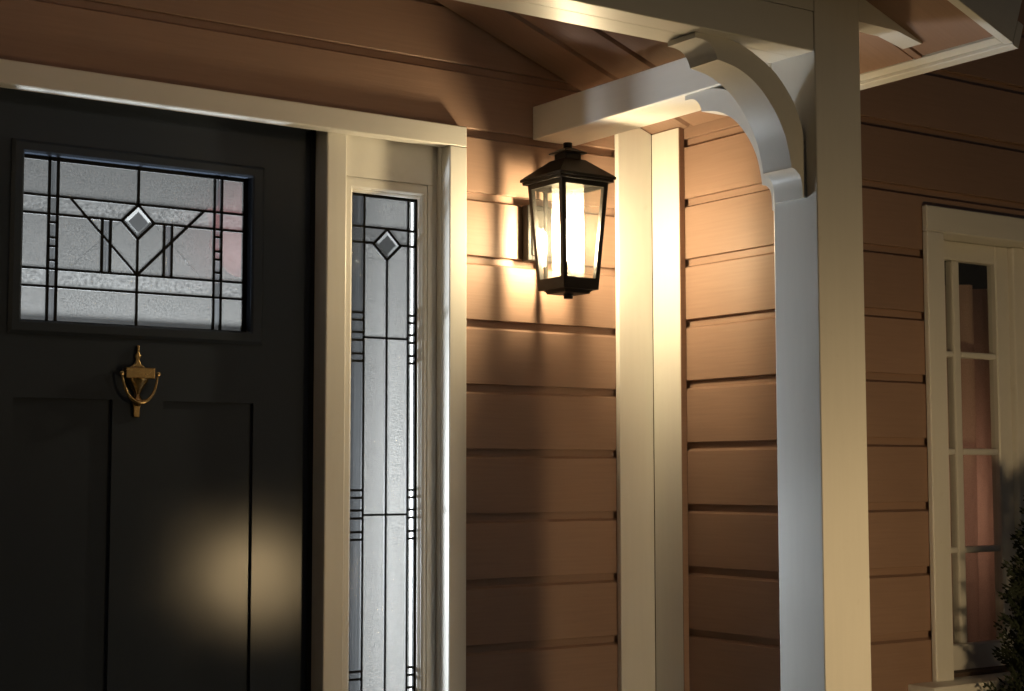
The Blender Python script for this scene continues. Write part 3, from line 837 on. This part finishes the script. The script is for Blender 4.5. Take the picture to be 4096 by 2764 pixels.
# curtain
V, F = [], []
nx = 90
def cwave(x):
    t = (x - 3.60) / .165
    s = math.sin(2 * math.pi * t)
    return 3.21 + .032 * math.copysign(abs(s) ** .55, s) + .004 * math.sin(x * 61)
for side_ in (0, .0022):
    for i in range(nx + 1):
        x = 3.57 + .50 * i / nx
        for z in (-.60, -.3, 0, .3, .575): V.append((x, cwave(x) + side_ + .004 * math.sin(3 * z + x * 9), z))
def ci(s, i, j): return s * (nx + 1) * 5 + i * 5 + j
for i in range(nx):
    for j in range(4):
        F.append((ci(0, i, j), ci(0, i + 1, j), ci(0, i + 1, j + 1), ci(0, i, j + 1)))
        F.append((ci(1, i, j), ci(1, i, j + 1), ci(1, i + 1, j + 1), ci(1, i + 1, j)))
    F.append((ci(0, i, 0), ci(1, i, 0), ci(1, i + 1, 0), ci(0, i + 1, 0)))
    F.append((ci(0, i, 4), ci(0, i + 1, 4), ci(1, i + 1, 4), ci(1, i, 4)))
for i in (0, nx):
    for j in range(4): F.append((ci(0, i, j), ci(0, i, j + 1), ci(1, i, j + 1), ci(1, i, j)))
tag(mk('curtain', V, F, 'curtain', smooth=True), 'pink hanging curtain behind the white window panes', 'curtain')

# ------------------------------------------------------------------ rooms behind the glass
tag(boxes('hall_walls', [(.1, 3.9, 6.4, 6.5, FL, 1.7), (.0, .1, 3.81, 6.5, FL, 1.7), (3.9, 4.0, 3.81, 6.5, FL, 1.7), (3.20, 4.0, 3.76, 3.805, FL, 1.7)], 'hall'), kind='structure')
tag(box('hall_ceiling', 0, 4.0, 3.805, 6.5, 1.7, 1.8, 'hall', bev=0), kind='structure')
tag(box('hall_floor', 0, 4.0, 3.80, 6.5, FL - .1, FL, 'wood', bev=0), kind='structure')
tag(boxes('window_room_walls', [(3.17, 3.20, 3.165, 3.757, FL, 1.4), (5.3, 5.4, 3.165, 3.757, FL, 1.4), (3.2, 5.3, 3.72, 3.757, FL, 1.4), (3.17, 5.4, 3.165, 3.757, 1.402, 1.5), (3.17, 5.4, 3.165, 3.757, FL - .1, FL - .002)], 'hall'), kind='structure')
def globe_lamp(name, x, y, zc, r_, mat, label):
    t = thing(name, (x, y, FL), label, 'lamp')
    lathe('base', [(.13, FL + .001), (.13, FL + .018), (.02, FL + .03)], (x, y, 0), 'iron', t, seg=24)
    tube('pole', [(x, y, FL + .02), (x, y, zc - r_ - .01)], .012, 'iron', t)
    lathe('collar', [(.03, zc - r_ - .02), (.035, zc - r_ + .004)], (x, y, 0), 'iron', t, seg=16)
    mk('globe', *sphere_vf((x, y, zc), r_), mat, t, smooth=True)
globe_lamp('floor_lamp', 1.65, 4.62, -.25, .115, 'hall_bulb', 'larger white globe floor lamp in the hall behind the sidelight')
_v, _f = sphere_vf((0, 0, 0), 1, 22, 14)
tag(mk('red_shape', [(2.585 + v[0] * (.13 + .015 * math.sin(9 * v[2])), 5.55 + v[1] * .13, .96 + v[2] * .21) for v in _v], _f, 'red', smooth=True), 'long red shape in the hall standing in for the red smear in the door glass', 'lantern')  # added red shape, gives the blurred red patch in the right door panes
globe_lamp('floor_lamp', 1.45, 4.30, -.20, .08, 'hall_bulb', 'smaller white globe lamp added behind the black door to brighten door frame and beam')  # second hall lamp, added to light the sidelight reveal, door head and beam
globe_lamp('floor_lamp', 4.02, 3.52, -.10, .07, 'room_bulb', 'small globe floor lamp behind the pink curtain')

# ------------------------------------------------------------------ conifer beside the window
def conifer(cx, cy, top, label):
    t = thing('conifer_shrub', (cx, cy, FL - .3), label, 'shrub')
    base = FL - .3
    tube('trunk', [(cx, cy, base), (cx + .01, cy, base + .8), (cx, cy, top - .05)], [.035, .022, .004], 'bark', t)
    V, F = [], []
    rnd = random.Random(3)
    def leaf(p, d, up, l, wd):
        s = d.cross(up)
        if s.length < 1e-4: return
        s.normalize(); n = len(V)
        V.extend([p, p + d * l * .5 + s * wd, p + d * l, p + d * l * .5 - s * wd])
        F.append((n, n + 1, n + 2, n + 3))
    H = top - base
    for i in range(1700):
        u = rnd.random() ** .8
        z = base + .15 + (H - .15) * u
        rmax = .215 * (1 - u) ** .55 + .012
        a = rnd.uniform(0, 2 * math.pi)
        out = Vector((math.cos(a), math.sin(a), 0))
        r0 = rmax * rnd.uniform(.45, .95)
        p = Vector((cx, cy, z)) + out * r0
        d = (out * rnd.uniform(.35, .9) + Vector((rnd.uniform(-.3, .3), rnd.uniform(-.3, .3), rnd.uniform(.45, 1.0)))).normalized()
        pl = out.cross(Vector((0, 0, 1))) + Vector((rnd.uniform(-.6, .6), rnd.uniform(-.6, .6), rnd.uniform(-.3, .3)))
        L = rnd.uniform(.05, .11)
        n = 7
        for k in range(n):
            q = p + d * (L * k / n) + out * (.012 * (k / n) ** 2)
            sd_ = d.cross(pl).normalized()
            for s in (-1, 1):
                dd = (d * .75 + sd_ * s * .65).normalized()
                l = (.024 - .0022 * k) * rnd.uniform(.8, 1.2)
                leaf(q, dd, d.cross(sd_), l, .0035)
                leaf(q + dd * l * .45, (dd + d * .8).normalized(), d.cross(sd_), l * .55, .003)
        leaf(p + d * L * .8, d, pl, .03, .004)
    mk('crown', V, F, 'cedar', t)
conifer(3.725, 2.745, -.115, 'dark green pointed conifer shrub in front of the many-paned window')

# ------------------------------------------------------------------ path light whose glow shows in the satin door
FX, FY, FZ = 2.871, 1.45, -.41
gp = thing('path_light', (FX, FY, FL - .3), 'black garden post light with a round amber globe in front of the porch post', 'lamp')
lathe('foot', [(.09, FL - .299), (.09, FL - .28), (.03, FL - .265)], (FX, FY, 0), 'iron', gp, seg=20)
tube('stem', [(FX, FY, FL - .28), (FX, FY, FZ - .06)], .022, 'iron', gp, seg=14)
lathe('cup', [(.03, FZ - .075), (.045, FZ - .06), (.047, FZ - .045)], (FX, FY, 0), 'iron', gp, seg=18)
mk('globe', *sphere_vf((FX, FY, FZ), .06, 20, 12), 'path_globe', gp, smooth=True)
lathe('shading_hat', [(.088, FZ + .084), (.090, FZ + .090), (.03, FZ + .125), (.006, FZ + .135)], (FX, FY, 0), 'iron', gp, seg=24)  # cap added to hold the globe's light off the gable and post top
for a in range(3):
    c, q = math.cos(a * 2.094 + 2.6), math.sin(a * 2.094 + 2.6)
    tube('hat_rod', [(FX + .045 * c, FY + .045 * q, FZ - .05), (FX + .07 * c, FY + .07 * q, FZ), (FX + .07 * c, FY + .07 * q, FZ + .087)], .003, 'iron', gp, seg=6)
